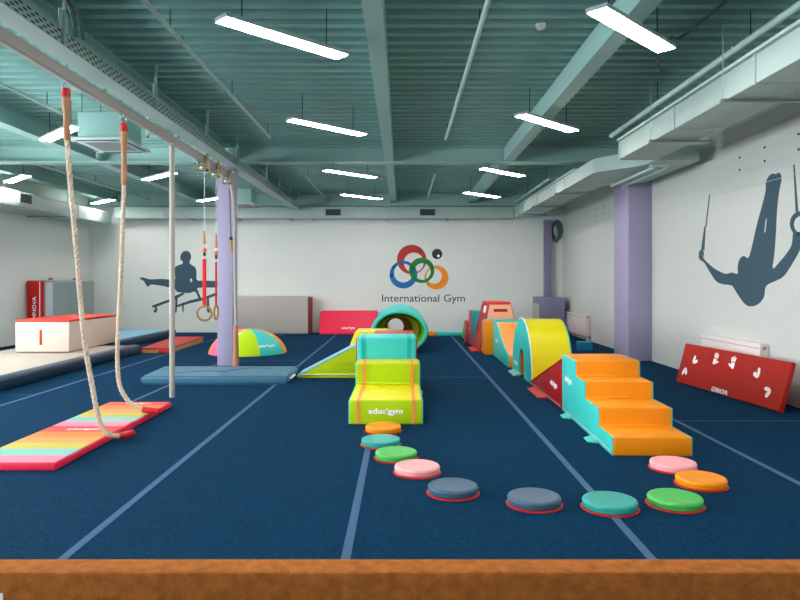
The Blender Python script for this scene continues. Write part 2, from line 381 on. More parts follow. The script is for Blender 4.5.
# perforated cable tray beside the main beam
t = thing('cable_tray', (-3.15, 8, 3.74), 'long perforated cable tray running beside the left main beam', 'cable tray')
mb = MB()
mb.box(-3.3, -3.08, 1.5, 20.0, 3.74, 3.744, duct_m); mb.box(-3.084, -3.08, 1.5, 20.0, 3.744, 3.885, duct_m); mb.box(-3.3, -3.296, 1.5, 20.0, 3.744, 3.885, duct_m)
y = 3.0
while y < 19.5:
    for r in range(4):
        yy = y+(.06 if r % 2 else 0); z = 3.754+r*.031
        mb.box(-3.0795, -3.0785, yy, yy+.06, z, z+.016, wire_m)
    y += .12
mb.build('tray', None, t)
mb = MB()
for k in range(4): mb.tube([(-3.27+k*.045, 1.5, 3.765+.01*(k % 2)), (-3.26+k*.045, 9, 3.77), (-3.27+k*.045, 20, 3.765)], .018, n=8)
tag(mb.build('cable_bundle', cable_m, t), kind='stuff')
for y in (4.4, 5.95, 8.2, 10.4, 12.3, 15, 16.6, 18.2, 19.6):
    MB().box(-3.076, -3.07, y, y+.16, 3.87, 4.05).build('bracket', pipe_m, t)
    MB().box(-3.075, -3.05, y+.06, y+.09, 3.76, ZD).build('hanger_post', beam_m, t)
tag(MB().tube(smooth_path([(-2.55, 4.0, 4.22), (-2.9, 5.2, 4.2), (-3.02, 6.0, 4.12), (-3.03, 6.15, 3.98), (-3.04, 6.2, 3.87)], 24), .022, n=8).tube(smooth_path([(-2.49, 4.0, 4.22), (-2.84, 5.2, 4.2), (-2.98, 6.04, 4.12), (-2.99, 6.2, 3.98), (-3.0, 6.26, 3.87)], 24), .018, n=8).build('conduit_cable', cable_m), 'pair of cables dropping from the deck into the perforated tray', 'cable')
tag(MB().tube(smooth_path([(3.05, 3.4, 4.24), (3.05, 6.9, 4.24), (2.9, 7.2, 4.22), (2.95, 7.7, 4.15), (3.2, 8.2, 4.2), (3.3, 8.5, 4.24)], 40), .018, n=8).build('conduit_cable', cable_m), 'curving grey conduit on the deck beside the nearest right lamp', 'cable')

t = thing('smoke_detector', (1.46, 7.0, ZD-.05), 'small white smoke detector on the deck', 'smoke detector')
MB().lathe([(0, 0), (.03, 0), (.05, .015), (.055, .03), (.055, .052), (0, .052)], (1.46, 7.0, ZD-.05), n=20).build('sensor_head', white, t)

# ceiling cassettes
def cassette(x0, x1, y0, y1, label):
    z = 3.6
    t = thing('air_conditioner', ((x0+x1)/2, (y0+y1)/2, z), label, 'air conditioner', 'ceiling cassette units')
    MB().box(x0, x1, y0, y1, z, z+.04, bevel=.012).build('panel', ac_m, t)
    MB().box(x0+.1, x1-.1, y0+.13, y1-.13, z+.04, z+.42, bevel=.01).build('housing', beam_m, t)
    mb = MB()
    for a, b, c, d in ((x0+.12, x1-.12, y0+.04, y0+.08), (x0+.12, x1-.12, y1-.08, y1-.04), (x0+.03, x0+.06, y0+.14, y1-.14), (x1-.06, x1-.03, y0+.14, y1-.14)):
        mb.box(a, b, c, d, z-.004, z+.002)
    mb.build('air_slot', grille_m, t)
    g = MB().box(x0+.17, x1-.17, y0+.2, y1-.2, z-.006, z+.001).build('intake_grille', grey_vinyl, t)
    for x in (x0+.13, x1-.13):
        for y in (y0+.2, y1-.2): MB().tube([(x, y, z+.4), (x, y, ZD)], .006, n=6).build('hanger_rod', wire_m, t)
cassette(-4.75, -3.92, 9.4, 10.4, 'square ceiling air conditioner hanging between the two near ropes')
cassette(-4.6, -3.85, 17.3, 18.2, 'farther ceiling air conditioner seen just right of the left lilac column')

# ------------------------------------------------------------------ hanging lamps
def make_lamp():
    t = thing('hanging_lamp', (0, 0, 3.87), 'x', 'lamp', 'hanging panel lamps')
    MB().box(-.695, .695, -.1, .1, 3.876, 3.912, bevel=.003).build('lamp_housing', alu, t)
    MB().box(-.68, .68, -.088, .088, 3.87, 3.8775).build('diffuser', lamp_m, t)
    for x in (-.48, .48): MB().tube([(x, 0, 3.911), (x, 0, ZD)], .006, n=6).build('suspension_wire', wire_m, t)
    return t
lamp0 = make_lamp(); first = True
ordw = ['nearest', 'second', 'third', 'farthest']
for x, ys, rz, row in ((-1.09, (-1.4, 2.6, 6.27, 9.88, 14.16, 18.0), PI/4, 'the row left of centre'), (2.12, (-1.4, 2.4, 6.07, 9.62, 13.95, 17.6), PI/4, 'the right-hand row'),
                       (-5.3, (-1.4, 2.4, 6.2, 10.3, 14.5, 18.5), -PI/4, 'the row behind the ropes'), (-8.6, (-1.4, 2.4, 6.2, 10.3, 14.85, 19.1), -PI/4, 'the leftmost row')):
    for k, y in enumerate(ys):
        o = lamp0 if first else copy_tree(lamp0); first = False
        o.location = (x, y, 3.87); o.rotation_euler.z = rz
        vis = k > (3 if x < -8 else 2 if x < -5 else 1)
        if vis:
            n = len(ys)-(k if True else 0)
            pos = {4: ordw, 3: ('nearest', 'middle', 'farthest'), 2: ('nearer', 'farther')}[6-(4 if x < -8 else 3 if x < -5 else 2)]
            lab = '%s hanging white panel lamp in %s' % (pos[k-(4 if x < -8 else 3 if x < -5 else 2)], row)
        else: lab = '%s hanging panel lamp outside the view in %s' % (('first', 'second', 'third', 'fourth')[k], row)
        o['label'] = lab

# ------------------------------------------------------------------ gym rail, ropes, pole, rings
RX = -3.17
rail = thing('gym_rail', (RX, 7, 3.48), 'long pale overhead rail carrying the ropes, pole and rings', 'rail')
MB().box(RX-.035, RX+.035, 1.5, 12.5, 3.49, 3.6, bevel=.003).build('rail_beam', rail_m, rail)
for y in (4.5, 7.0, 9.3, 10.2, 11.4, 12.4):
    MB().box(-3.56, RX+.05, y-.025, y+.025, 3.602, 3.635).build('bracket', beam_m, rail)
    MB().box(-3.58, -3.53, y-.025, y+.025, 3.602, 3.998).build('bracket', beam_m, rail)
def trolley(y):
    tr = MB().box(RX-.075, RX+.075, y-.06, y+.06, 3.36, 3.375).box(RX-.075, RX-.06, y-.06, y+.06, 3.36, 3.63).box(RX+.06, RX+.075, y-.06, y+.06, 3.36, 3.63).build('trolley', brass, rail)
    MB().box(RX-.05, RX+.05, y-.05, y+.05, 3.38, 3.45, bevel=.01).build('pulley', steel, tr)
RY = (10.6, 11.27, 12.05)
for y in RY: trolley(y)

def rope(label, y_top, pts, n_leather, end_pts):
    """pts: (px, py, depth) from top to the end; the first n_leather samples are leather-sheathed"""
    W = [px_y(*p) for p in pts]
    t = thing('swing_rope', (W[-1].x, W[-1].y, 0), label, 'rope', 'thick white ropes hanging from the rail')
    P = smooth_path(W, 260); cut = n_leather
    MB().tube(P[cut-3:], .025, n=14, lobes=3, pitch=.055).build('cord', rope_m, t)
    b = MB().tube(P[3:cut], lambda u: .031+.007*math.sin(u*9)*(1-u), n=12).build('leather_sleeve', leather, t)
    MB().tube([P[0], P[4]], .04, n=14).build('shackle_cap', red_plastic, t)
    top = P[0]; MB().torus((top.x, top.y, top.z+.03), .03, .008, 'y', n=20, k=8).build('shackle', steel, t)
    MB().tube([(top.x, top.y, top.z+.05), (top.x, top.y, 3.489)], .012, n=8).build('eye_bolt', steel, t)
    MB().tube(smooth_path([px_y(*p) for p in end_pts], 12), .036, n=12).build('end_cap', red_plastic, t)
rope('thick white rope nearest the viewer, red end on the floor beside the rainbow mat', 6.24,
     [(66, 89, 6.24), (67.5, 145, 6.24), (72, 200, 6.28), (76, 245, 6.33), (80.5, 300, 6.4), (85, 345, 6.42), (92, 385, 6.44), (98.5, 418, 6.45), (104, 430, 6.46), (111, 435.5, 6.47), (120, 436, 6.6)], 25,
     [(118, 436, 6.58), (126, 435, 6.68), (133, 433, 6.75)])
rope('thick white rope farther from the viewer, red end on the rainbow mat', 7.53,
     [(124, 123, 7.53), (124, 185, 7.53), (122.5, 230, 7.54), (121, 270, 7.55), (119, 310, 7.55), (117.5, 350, 7.56), (119, 382, 7.58), (126, 398, 7.6), (134, 405.5, 7.62), (145, 410, 7.63)], 30,
     [(143, 409.5, 7.63), (151, 410.5, 7.63), (159, 411.5, 7.63)])
t = thing('climbing_pole', (RX, 9.17, 0), 'white vertical climbing pole standing beside the blue mat', 'pole')
MB().tube([(RX, 9.17, .0), (RX, 9.17, 3.465)], .036, n=20).build('pole', rail_m, t)
MB().box(RX-.06, RX+.06, 9.09, 9.25, 3.465, 3.489, bevel=.004).build('top_plate', rail_m, t)

def Z(py, d): return H-(py-CY)*d/F
def ring(y, label, edge, ps):
    t = thing('gymnastic_ring', (RX, y, Z(ps[-1], y)), label, 'gymnastic ring', 'pair of gymnastic rings')
    z = [Z(p, y) for p in ps]; x = RX+.02
    MB().tube([(x, y, 3.358), (x, y, z[0])], .006, n=6).build('cable', steel, t)
    MB().tube([(x, y, z[0]), (x, y, z[1])], lambda u: .014+.012*u, n=8).build('sleeve', leather, t)
    MB().tube([(x, y, z[1]), (x, y, z[5])], .006, n=6).build('link', steel, t)
    MB().ell((x, y, z[2]), (.035, .035, .04)).build('swivel', orange_web, t)
    MB().box(x-.02, x+.02, y-.015, y+.015, z[4], z[3], bevel=.005).build('buckle', black, t)
    w, h = (.03, .008) if not edge else (.01, .03)
    MB().box(x-w, x+w, y-h, y+h, z[6]-.005, z[5], bevel=.003).build('strap', red_web, t)
    MB().torus((x, y, z[6]-.125), .115, .018, 'x' if edge else 'y').build('ring', wood_ring, t)
ring(RY[0], 'left wooden gymnastic ring on a red strap, facing the viewer', 0, (231, 244, 250, 252.5, 256, 259, 305.5))
ring(RY[1], 'right wooden gymnastic ring on a red strap, seen edge-on by the column', 1, (233, 248, 253, 255, 259, 262, 305))
t = thing('climbing_rope', (-3.05, 12.05, 0), 'slim grey climbing rope with a long tan sleeve, hanging by the left lilac column', 'rope')
MB().tube(smooth_path([(RX+.06, 12.05, 3.33), px_y(233.4, 205, 12.05), px_y(234.5, 270, 12.05), px_y(235.5, 327, 12.05)], 90), .024, n=9, lobes=3, pitch=.07).build('cord', rope_grey, t)
MB().tube([px_y(235.5, 325, 12.05), px_y(235.8, 345, 12.05), (-3.01, 12.05, .03)], lambda u: .04+.02*u, n=12).build('leather_sleeve', leather, t)
MB().lathe([(0, 0), (.045, 0), (.055, .03), (0, .03)], (-3.01, 12.05, .001), n=14).build('end_cap', leather, t)
t = thing('pull_cord', (-3.12, 12.15, Z(253, 12.1)), 'thin dark pull cord with a tan handle in front of the left lilac column', 'cord')
xx = px_y(231, 240, 12.1).x
MB().tube([(RX+.03, 12.1, 3.358), (xx, 12.1, Z(238, 12.1))], .009, n=6).build('cord', wire_m, t)
MB().ell((xx, 12.1, Z(238.5, 12.1)), (.034, .034, .034)).build('stopper', black, t)
MB().tube([(xx, 12.1, Z(240, 12.1)), (xx+.01, 12.1, Z(253, 12.1))], .026, n=10).build('handle', leather, t)

# ------------------------------------------------------------------ wall pictures
def wall_plate(name, polys, m, parent, conv, O, U, V, N, th):
    MB().plate([[conv(*p) for p in lp] for lp in polys], O, U, V, N, th).build(name, m, parent)
# right wall: gymnast on rings, picture pixels -> wall plane x = XR
def rw(u, v):
    px, py = 680+u/4, 160+v/4; Y = XR*F/(px-CX); return (Y, H-(py-CY)*Y/F)
def ell_loop(c, rx, ry, n=28, a0=0): return [(c[0]+rx*math.cos(2*PI*i/n+a0), c[1]+ry*math.sin(2*PI*i/n+a0)) for i in range(n)]
def smooth_loop(p, k=3):
    n = len(p); out = []
    for i in range(n):
        a, b, c, d = [Vector(p[(i+j-1) % n]) for j in range(4)]
        for q in range(k):
            t = q/k; r = .5*((2*b)+(c-a)*t+(2*a-5*b+4*c-d)*t*t+(3*b-a-3*c+d)*t**3); out.append((r.x, r.y))
    return out
t = thing('wall_mural', (XR, 9.5, .9), 'dark slate silhouette of an upside-down gymnast on rings, painted on the right wall', 'mural')
body = [(76, 392), (76, 372), (80, 362), (92, 361), (96, 375), (94, 392), (108, 408), (130, 428), (152, 442), (182, 455), (210, 450), (230, 455), (231, 425), (238, 398), (255, 383), (274, 391),
        (288, 345), (308, 258), (328, 185), (343, 122), (344, 88), (358, 62), (374, 54), (383, 57), (394, 50), (404, 58), (406, 82), (398, 120), (389, 195), (384, 290), (378, 375), (371, 434), (398, 408), (425, 376), (446, 342),
        (451, 308), (455, 288), (478, 288), (500, 292), (500, 318), (484, 350), (470, 380), (440, 430), (412, 468), (378, 486), (344, 505), (336, 548), (312, 577), (281, 586), (258, 574), (236, 545), (215, 512), (204, 501), (172, 497), (146, 486), (122, 452), (98, 412), (84, 402)]
wall_plate('silhouette', [smooth_loop(body)], mural, t, rw, (XR, 0, 0), (0, 1, 0), (0, 0, 1), (-1, 0, 0), .002)
wall_plate('ring_strap', [[(117, 138), (121, 138), (106, 268), (103, 266), (98, 361), (84, 361), (97, 268), (102, 262)]], mural, t, rw, (XR, 0, 0), (0, 1, 0), (0, 0, 1), (-1, 0, 0), .002)
wall_plate('ring_strap', [[(453, 18), (459, 18), (474, 210), (463, 212)]], mural, t, rw, (XR, 0, 0), (0, 1, 0), (0, 0, 1), (-1, 0, 0), .002)
ro, ri = ell_loop((482, 255), 42, 50, 40), ell_loop((484, 258), 28, 34, 40)
quads = [[ro[i], ro[(i+1) % 40], ri[(i+1) % 40], ri[i]] for i in range(40)]
wall_plate('ring', quads, mural, t, rw, (XR, 0, 0), (0, 1, 0), (0, 0, 1), (-1, 0, 0), .0022)
wall_plate('highlight_stripe', [[(344, 235), (348, 236), (342, 290), (337, 289)]], brick_m, t, rw, (XR, 0, 0), (0, 1, 0), (0, 0, 1), (-1, 0, 0), .003)
# far wall: gymnast on parallel bars
def fw(s, x0, y0):
    def f(u, v):
        px, py = x0+u/s, y0+v/s; return ((px-CX)*YF/F, H-(py-CY)*YF/F)
    return f
m1 = fw(7.5, 130, 240)
t = thing('wall_mural', (-6.6, YF, 1.0), 'dark slate silhouette of a gymnast on parallel bars, painted on the far wall', 'mural')
man = [(398, 165), (381, 150), (377, 128), (385, 104), (402, 86), (422, 82), (442, 88), (455, 106), (459, 130), (450, 158), (446, 172), (470, 192), (490, 205), (499, 240), (503, 300), (560, 304), (668, 312), (668, 352), (580, 357), (506, 360), (512, 385), (528, 425), (532, 440), (515, 440), (490, 388),
       (450, 397), (398, 396), (352, 388), (335, 365), (290, 355), (240, 344), (165, 334), (150, 341), (135, 350), (121, 338), (104, 308), (78, 294), (76, 283), (90, 280), (118, 286), (152, 295), (230, 292), (300, 297), (338, 300), (336, 240), (338, 206), (360, 190), (384, 182)]
W = dict(O=(0, YF, 0), U=(1, 0, 0), V=(0, 0, 1), N=(0, -1, 0))
wall_plate('silhouette', [smooth_loop(man)], mural, t, m1, th=.002, **W)
wall_plate('bar', [[(165, 492), (290, 446), (345, 416), (398, 394), (412, 404), (350, 440), (295, 465), (200, 500), (170, 508)], [(345, 490), (450, 452), (560, 426), (668, 385), (668, 408), (560, 450), (450, 475), (350, 506)]], mural, t, m1, th=.0022, **W)
wall_plate('bar_post', [[(182, 500), (200, 497), (206, 525), (196, 546), (180, 543), (176, 528), (190, 522)], [(340, 432), (358, 432), (350, 545), (338, 545)], [(390, 470), (404, 468), (402, 545), (392, 532)], [(578, 430), (592, 426), (600, 545), (580, 545), (574, 500)]], mural, t, m1, th=.0024, **W)
wall_plate('gap', [smooth_loop([(450, 300), (456, 288), (464, 292), (466, 312), (456, 316)])], plaster_m, t, m1, th=.0035, **W)
# emblem and lettering on the far wall
m2 = fw(7.27, 370, 235)
t = thing('wall_emblem', (.4, YF, 1.0), 'club emblem of four coloured rings and a black ball with lettering on the far wall', 'sign')
for nm, co, ro, ci, rr, m, th in (('red_ring', (303, 178), 107, (318, 200), 72, logo_red, .002), ('blue_ring', (243, 288), 101, (242, 276), 68, logo_blue, .003), ('green_ring', (376, 257), 92, (381, 266), 60, logo_green, .004), ('orange_ring', (483, 309), 87, (466, 299), 56, logo_orange, .003)):
    a, b = ell_loop(co, ro, ro, 56), ell_loop(ci, rr, rr, 56)
    wall_plate(nm, [[a[i], a[(i+1) % 56], b[(i+1) % 56], b[i]] for i in range(56)], m, t, m2, th=th, **W)
wall_plate('ball', [ell_loop((488, 138), 38, 38)], black, t, m2, th=.002, **W)
wall_plate('ball_shine', [ell_loop((497, 152), 10, 10, 14)], print_white, t, m2, th=.003, **W)
a = m2(87, 502); b = m2(690, 432)
lettering('lettering', 'International Gym', text_m, t, (a[0], YF, a[1]), (1, 0, 0), (0, 0, 1), b[0]-a[0], b[1]-a[1], .002, bold=.004)

# ------------------------------------------------------------------ far wall: purple casing, pipe column, coil, radiators
t = thing('pipe_casing', (4.5, 20, 0), 'lilac boxed casing in the far right corner with a cream grille', 'casing')
MB().box(4.07, 4.8, 19.6, 20.69, 0, 1.12, bevel=.006).build('casing', lilac_d, t)
MB().box(4.05, 4.07, 19.75, 20.55, .2, .92, bevel=.004).build('grille', wood_cream, t)
tag(MB().box(4.4, 4.6, 20.45, 20.68, 1.12, 3.49, bevel=.006).build('corner_pipe_boxing', lilac_d), 'narrow violet upright boxing standing on the lilac casing in the far corner', 'boxing')
mb = MB()
for k in range(7): mb.tube([Vector((4.76+.012*k, 20.655-.02*(k % 2), 3.08+.02*k))+Vector(((.09+.012*k)*math.cos(a), .015*math.sin(3*a+k), (.26+.025*(k % 3))*math.sin(a))) for a in [2*PI*i/30 for i in range(31)]], .016, n=6, cap=False)
tag(mb.build('cable_coil', cable_m), 'dark coiled cable hanging below the duct in the far right corner', 'cable')
def radiator(x, y0, y1, z0, z1, label):
    t = thing('radiator', (x+.06, (y0+y1)/2, z0), label, 'radiator', 'white wall radiators')
    mb = MB().box(x, x+.02, y0, y1, z0, z1, bevel=.006); n = int((y1-y0)/.09)
    mb.build('front_panel', radiator_m, t)
    MB().box(x+.02, XR-.012, y0, y0+.012, z0+.01, z1-.01).box(x+.02, XR-.012, y1-.012, y1, z0+.01, z1-.01).build('side_panel', radiator_m, t)
    mb = MB()
    mb.box(x+.02, XR-.01, y0+.012, y1-.012, z1-.02, z1-.008)
    mb.build('top_grille', radiator_m, t)
    MB().box(x-.003, x, y0+.02, y1-.02, z1-.075, z1-.06).build('panel_groove', seam_m, t)
    MB().box(XR-.012, XR-.001, y0+.1, y1-.1, z0+.05, z1-.05).build('wall_bracket', steel, t)
    MB().lathe([(0, -.02), (.022, -.02), (.026, 0), (0, 0)], (x+.06, y0, z1-.06), n=14, axis='y').build('vent_plug', steel, t)
    MB().tube([(x+.07, y0+.04, z0+.02), (x+.07, y0+.04, .0)], .012, n=8).tube([(x+.07, y0+.1, z0+.02), (x+.07, y0+.1, .0)], .012, n=8).build('pipe', radiator_m, t)
radiator(4.86, 17.6, 20.1, .13, .69, 'white radiator on the right wall in the far corner behind the yellow arch')
radiator(4.87, 9.05, 10.85, .13, .745, 'white radiator on the right wall behind the leaning red panel')
t = thing('foam_block', (4.15, 15.1, 0), 'small blue foam block on the floor below the far radiator', 'block')
MB().box(4.0, 4.3, 15.0, 15.3, 0, .22, bevel=.02, seg=3).build('block', vinyl('vinyl_blue', '#1B7AA6'), t)

# ------------------------------------------------------------------ stepping discs
R0 = .19
def make_disc():
    t = thing('stepping_disc', (0, 0, 0), 'x', 'stepping disc', 'round stepping discs in an arc on the carpet')
    MB().lathe([(0, .0), (R0+.008, 0), (R0+.012, .005), (R0+.006, .011), (R0-.02, .012), (0, .012)], (0, 0, 0), red, 48).build('base_ring', red, t)
    MB().lathe([(0, .0125), (R0-.006, .0125), (R0-.002, .02), (R0-.003, .031), (R0-.008, .034), (R0-.001, .037), (R0, .05), (R0-.006, .061), (R0-.018, .066), (R0-.03, .0655), (R0-.04, .064), (0, .064)], (0, 0, 0), orange, 48).build('pad', orange, t)
    return t
d0 = make_disc()
for i, (px, pyb, m, lab) in enumerate(((383.2, 435.3, orange, 'orange round stepping disc against the foot of the lime step block'), (380.8, 449.7, tealgreen, 'teal round stepping disc between the orange and green ones near the lime step block'),
        (396.2, 463.8, green, 'green round stepping disc between the teal and pink ones on the left of the arc'), (417.2, 479.3, pink, 'pink round stepping disc between the green and blue ones on the left of the arc'),
        (453, 501.4, slate, 'slate blue round stepping disc beside the left pink one'), (534.2, 513.4, slate, 'slate blue round stepping disc standing apart, nearer the teal disc'),
        (609.8, 517.5, tealgreen, 'teal round stepping disc lying on the pale floor line'), (675, 514, green, 'green round stepping disc on the right, in front of the orange one'),
        (701, 492.5, orange, 'orange round stepping disc farthest right, overlapping the pink one'), (673, 475, pink, 'pink round stepping disc in front of the orange stairs'))):
    o = d0 if i == 0 else copy_tree(d0)
    d = H*F/(pyb-CY)+R0; o.location = ((px-CX)*d/F, d, 0); o.rotation_euler.z = i*.7; o['label'] = lab
    for ch in o.children:
        if ch.name.startswith('pad'):
            if i: ch.data = ch.data.copy()
            ch.data.materials[0] = m

# ------------------------------------------------------------------ balance beam in the foreground
t = thing('balance_beam', (0, 2.2, 0), 'long brown suede balance beam across the foreground', 'balance beam')
MB().box(-2.5, 2.5, 2.13, 2.235, .515, .667, bevel=.007, seg=3).build('beam', suede, t)
for x in (-1.9, 1.9):
    MB().box(x-.04, x+.04, 2.15, 2.215, .05, .515).build('leg', steel, t)
    MB().box(x-.06, x+.06, 1.85, 2.5, 0, .05, bevel=.01).build('foot', steel, t)
MB().box(-1.4, -1.277, 2.127, 2.13, .55, .6).build('maker_tag', print_white, t)

# ------------------------------------------------------------------ rainbow mats
def rainbow(y0, y1, label):
    x0, x1, z1 = -3.70, -2.92, .07
    t = thing('rainbow_mat', ((x0+x1)/2, (y0+y1)/2, 0), label, 'mat', 'rainbow striped floor mats')
    MB().box(x0, x1, y0, y1, 0, z1-.004, bevel=.012, seg=3).build('foam_base', pinkred, t)
    cs = [lpink, lcyan, lyellow, lorange, dorange, coral]; n = len(cs); mb = MB()
    for k, c in enumerate(cs): mb.box(x0+.012, x1-.012, y0+.012+(y1-y0-.024)*k/n, y0+.012+(y1-y0-.024)*(k+1)/n, z1-.006, z1+.001, c)
    mb.build('striped_cover', None, t)
    lettering('lettering', "educ'gym", print_white, t, (x0+.25, y1-.16, z1+.001), (1, 0, 0), (0, 1, 0), .32, .075, .001, bold=.03)
rainbow(5.6, 6.98, 'rainbow striped mat nearest the viewer, below the nearer rope')
rainbow(7.0, 8.42, 'rainbow striped mat behind the nearer one, below the farther rope')

# ------------------------------------------------------------------ left: mats, tumbling track, vault box
t = thing('landing_mat', (-2.9, 10.85, 0), 'flat steel-blue landing mat on the floor in front of the left lilac column', 'mat')
MB().hull([(-4.04, 10.25, 0), (-1.755, 10.25, 0), (-1.80, 11.5, 0), (-4.12, 11.5, 0)], [(-4.04, 10.25, .13), (-1.755, 10.25, .13), (-1.80, 11.5, .13), (-4.12, 11.5, .13)], bevel=.035, seg=3).build('cushion', steelblue, t)
MB().box(-1.785, -1.745, 10.5, 10.9, .05, .075, bevel=.004).build('carry_strap', print_white, t)
MB().tube(smooth_path([(-3.6, 10.6, .131), (-3.2, 10.85, .132), (-2.9, 10.8, .131), (-2.6, 11.2, .132), (-2.2, 11.15, .131)], 30), .008, n=6).build('crease', slate, t)
t = thing('tumbling_track', (-7, 10, 0), 'long cream topped tumbling track with dark navy padded edge on the left', 'track')
MB().box(-8.15, -6.02, 5, 14.5, 0, .185, bevel=.01).build('deck', wood_cream, t)
MB().box(-6.02, -5.78, 5, 14.7, 0, .2, bevel=.06, seg=4).build('side_pad', navy, t)
MB().box(-8.15, -6.03, 14.51, 14.7, 0, .19, bevel=.04, seg=3).build('end_pad', navy, t)
t = thing('vault_box', (-7.1, 14.2, .19), 'cream vaulting box with red padded top standing on the tumbling track', 'vaulting box')
MB().box(-7.62, -6.56, 13.1, 15.4, .205, .79, bevel=.012).build('box_body', cream_vinyl, t)
MB().box(-7.63, -6.55, 13.09, 15.41, .792, .84, bevel=.022, seg=3).build('top_pad', coral, t)
for y in (13.3, 14.3): MB().box(-7.5, -6.7, y, y+.15, .19, .206).build('foot_strip', wire_m, t)
MB().box(-7.14, -7.09, 13.094, 13.1, .34, .64, bevel=.002).build('hand_slot', red, t)
t = thing('landing_mat', (-7.4, 17.2, 0), 'light blue landing mat with dark edge lying beyond the tumbling track', 'mat')
MB().box(-8.4, -6.78, 15.1, 19.4, 0, .2, bevel=.03, seg=3).build('cushion', lightblue, t)
MB().box(-6.78, -6.58, 15.1, 19.4, 0, .2, bevel=.05, seg=3).build('edge_pad', navy, t)
t = thing('springboard', (-5.45, 16, 0), 'low red topped vaulting board with tan wooden edges beyond the track', 'springboard')
MB().hull([(-5.78, 14.75, .0), (-5.15, 14.75, .0), (-5.2, 17.4, .0), (-5.95, 17.4, .0)], [(-5.78, 14.75, .075), (-5.15, 14.75, .075), (-5.2, 17.4, .11), (-5.95, 17.4, .11)], bevel=.01).build('wooden_base', tan, t)
MB().hull([(-5.8, 14.73, .08), (-5.13, 14.73, .08), (-5.18, 17.42, .115), (-5.97, 17.42, .115)], [(-5.8, 14.73, .11), (-5.13, 14.73, .11), (-5.18, 17.42, .145), (-5.97, 17.42, .145)], bevel=.014).build('red_top', red, t)
MB().box(-5.4, -5.13, 14.70, 14.78, .0, .078, bevel=.02).build('corner_pad', red, t)
t = thing('folded_mat', (-9.3, 18.3, 0), 'tall grey and red thick mat standing on edge by the left wall', 'mat', 'thick mats standing on edge')
MB().box(-9.68, -8.95, 17.1, 19.4, 0.02, 1.62, bevel=.07, seg=4).build('cushion', grey_vinyl, t)
MB().box(-9.64, -9.2, 17.085, 17.11, .05, 1.6, bevel=.008).build('red_cover', red, t)
MB().box(-9.315, -9.295, 17.078, 17.086, .06, 1.59).build('white_stripe', print_white, t)
MB().box(-9.16, -8.99, 17.09, 17.11, .08, 1.56, bevel=.006).build('pale_band', lgrey_vinyl, t)
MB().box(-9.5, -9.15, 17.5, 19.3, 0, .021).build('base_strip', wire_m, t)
for y in (17.6, 18.9): MB().tube(smooth_path([(-9.3, y-.09, 1.6), (-9.3, y-.05, 1.66), (-9.3, y+.05, 1.66), (-9.3, y+.09, 1.6)], 12), .02, n=8).build('carry_handle', darkred, t)
MB().tube(smooth_path([(-9.5, 17.1, 1.24), (-9.5, 17.04, 1.2), (-9.5, 17.04, 1.04), (-9.5, 17.1, 1.0)], 12), .022, n=8).build('carry_handle', darkred, t)
lettering('lettering', 'GYMNOVA', print_white, t, (-9.4, 17.084, .42), (0, 0, 1), (-1, 0, 0), .78, .1, .002, bold=.02)

# far wall mats
t = thing('folded_mat', (-4.1, 20.2, 0), 'long grey canvas mat standing on edge against the far wall behind the dome', 'mat', 'thick mats standing on edge')
MB().box(-5.35, -2.82, 20.0, 20.62, .0, 1.14, bevel=.05, seg=3).build('cushion', grey_canvas, t)
MB().box(-2.825, -2.77, 20.01, 20.61, .02, 1.12, bevel=.02).build('end_flap', vinyl('vinyl_maroon', '#8A2824'), t)
t = thing('padded_mat', (-1.5, 20.2, 0), 'bright pink-red padded mat leaning against the far wall left of the tunnel', 'mat')
MB().hull([(-2.5, 19.95, 0), (-.75, 19.95, 0), (-.75, 20.25, 0), (-2.5, 20.25, 0)], [(-2.5, 20.3, .69), (-.75, 20.3, .69), (-.75, 20.6, .69), (-2.5, 20.6, .69)], bevel=.035, seg=3).build('cushion', pinkred, t)
sl = Vector((0, .35, .69)).normalized()
lettering('lettering', "educ'gym", print_white, t, Vector((-1.82, 19.95, 0))+sl*.15, (1, 0, 0), sl, .4, .1, .006, bold=.02)

# dome
t = thing('climbing_dome', (-3.45, 14.9, 0), 'low half-dome of pink, lime, teal and orange wedges behind the left column', 'foam dome')
Rd, hz = .86, .53
def dome_wedge(a0, a1, m):
    tt = bmesh.new(); n, kk = 12, 14; rows = []
    for i in range(kk+1):
        r = Rd*math.sin(i/kk*PI/2); z = hz*(1-(r/Rd)**2.3)**.62 if r < Rd*.9999 else 0
        rows.append([tt.verts.new((-3.45+r*math.sin(a0+(a1-a0)*j/n)*.96, 14.9-r*math.cos(a0+(a1-a0)*j/n)*.96, z)) for j in range(n+1)])
    bmesh.ops.remove_doubles(tt, verts=rows[0], dist=1e-5)
    tt.free()
    mb = MB(); t2 = bmesh.new(); P = []
    def vert(i, j):
        r = Rd*math.sin(i/kk*PI/2); z = hz*(1-(r/Rd)**2.3)**.62 if i < kk else 0
        a = a0+(a1-a0)*j/n; return (-3.45+r*math.sin(a), 14.9-r*math.cos(a), z)
    apex = t2.verts.new(vert(0, 0)); base = t2.verts.new((-3.45, 14.9, 0))
    g = [[t2.verts.new(vert(i, j)) for j in range(n+1)] for i in range(1, kk+1)]
    for j in range(n):
        t2.faces.new([apex, g[0][j], g[0][j+1]])
        for i in range(kk-1): t2.faces.new([g[i][j], g[i+1][j], g[i+1][j+1], g[i][j+1]])
        t2.faces.new([base, g[-1][j+1], g[-1][j]])
    t2.faces.new([base]+[g[i][0] for i in range(kk-1, -1, -1)]+[apex]); t2.faces.new([base, apex]+[g[i][n] for i in range(kk)])
    bmesh.ops.recalc_face_normals(t2, faces=t2.faces); mb.take(t2, m); return mb
dg = [-60, -15, 30, 76, 120, 165, 210, 255, 300]
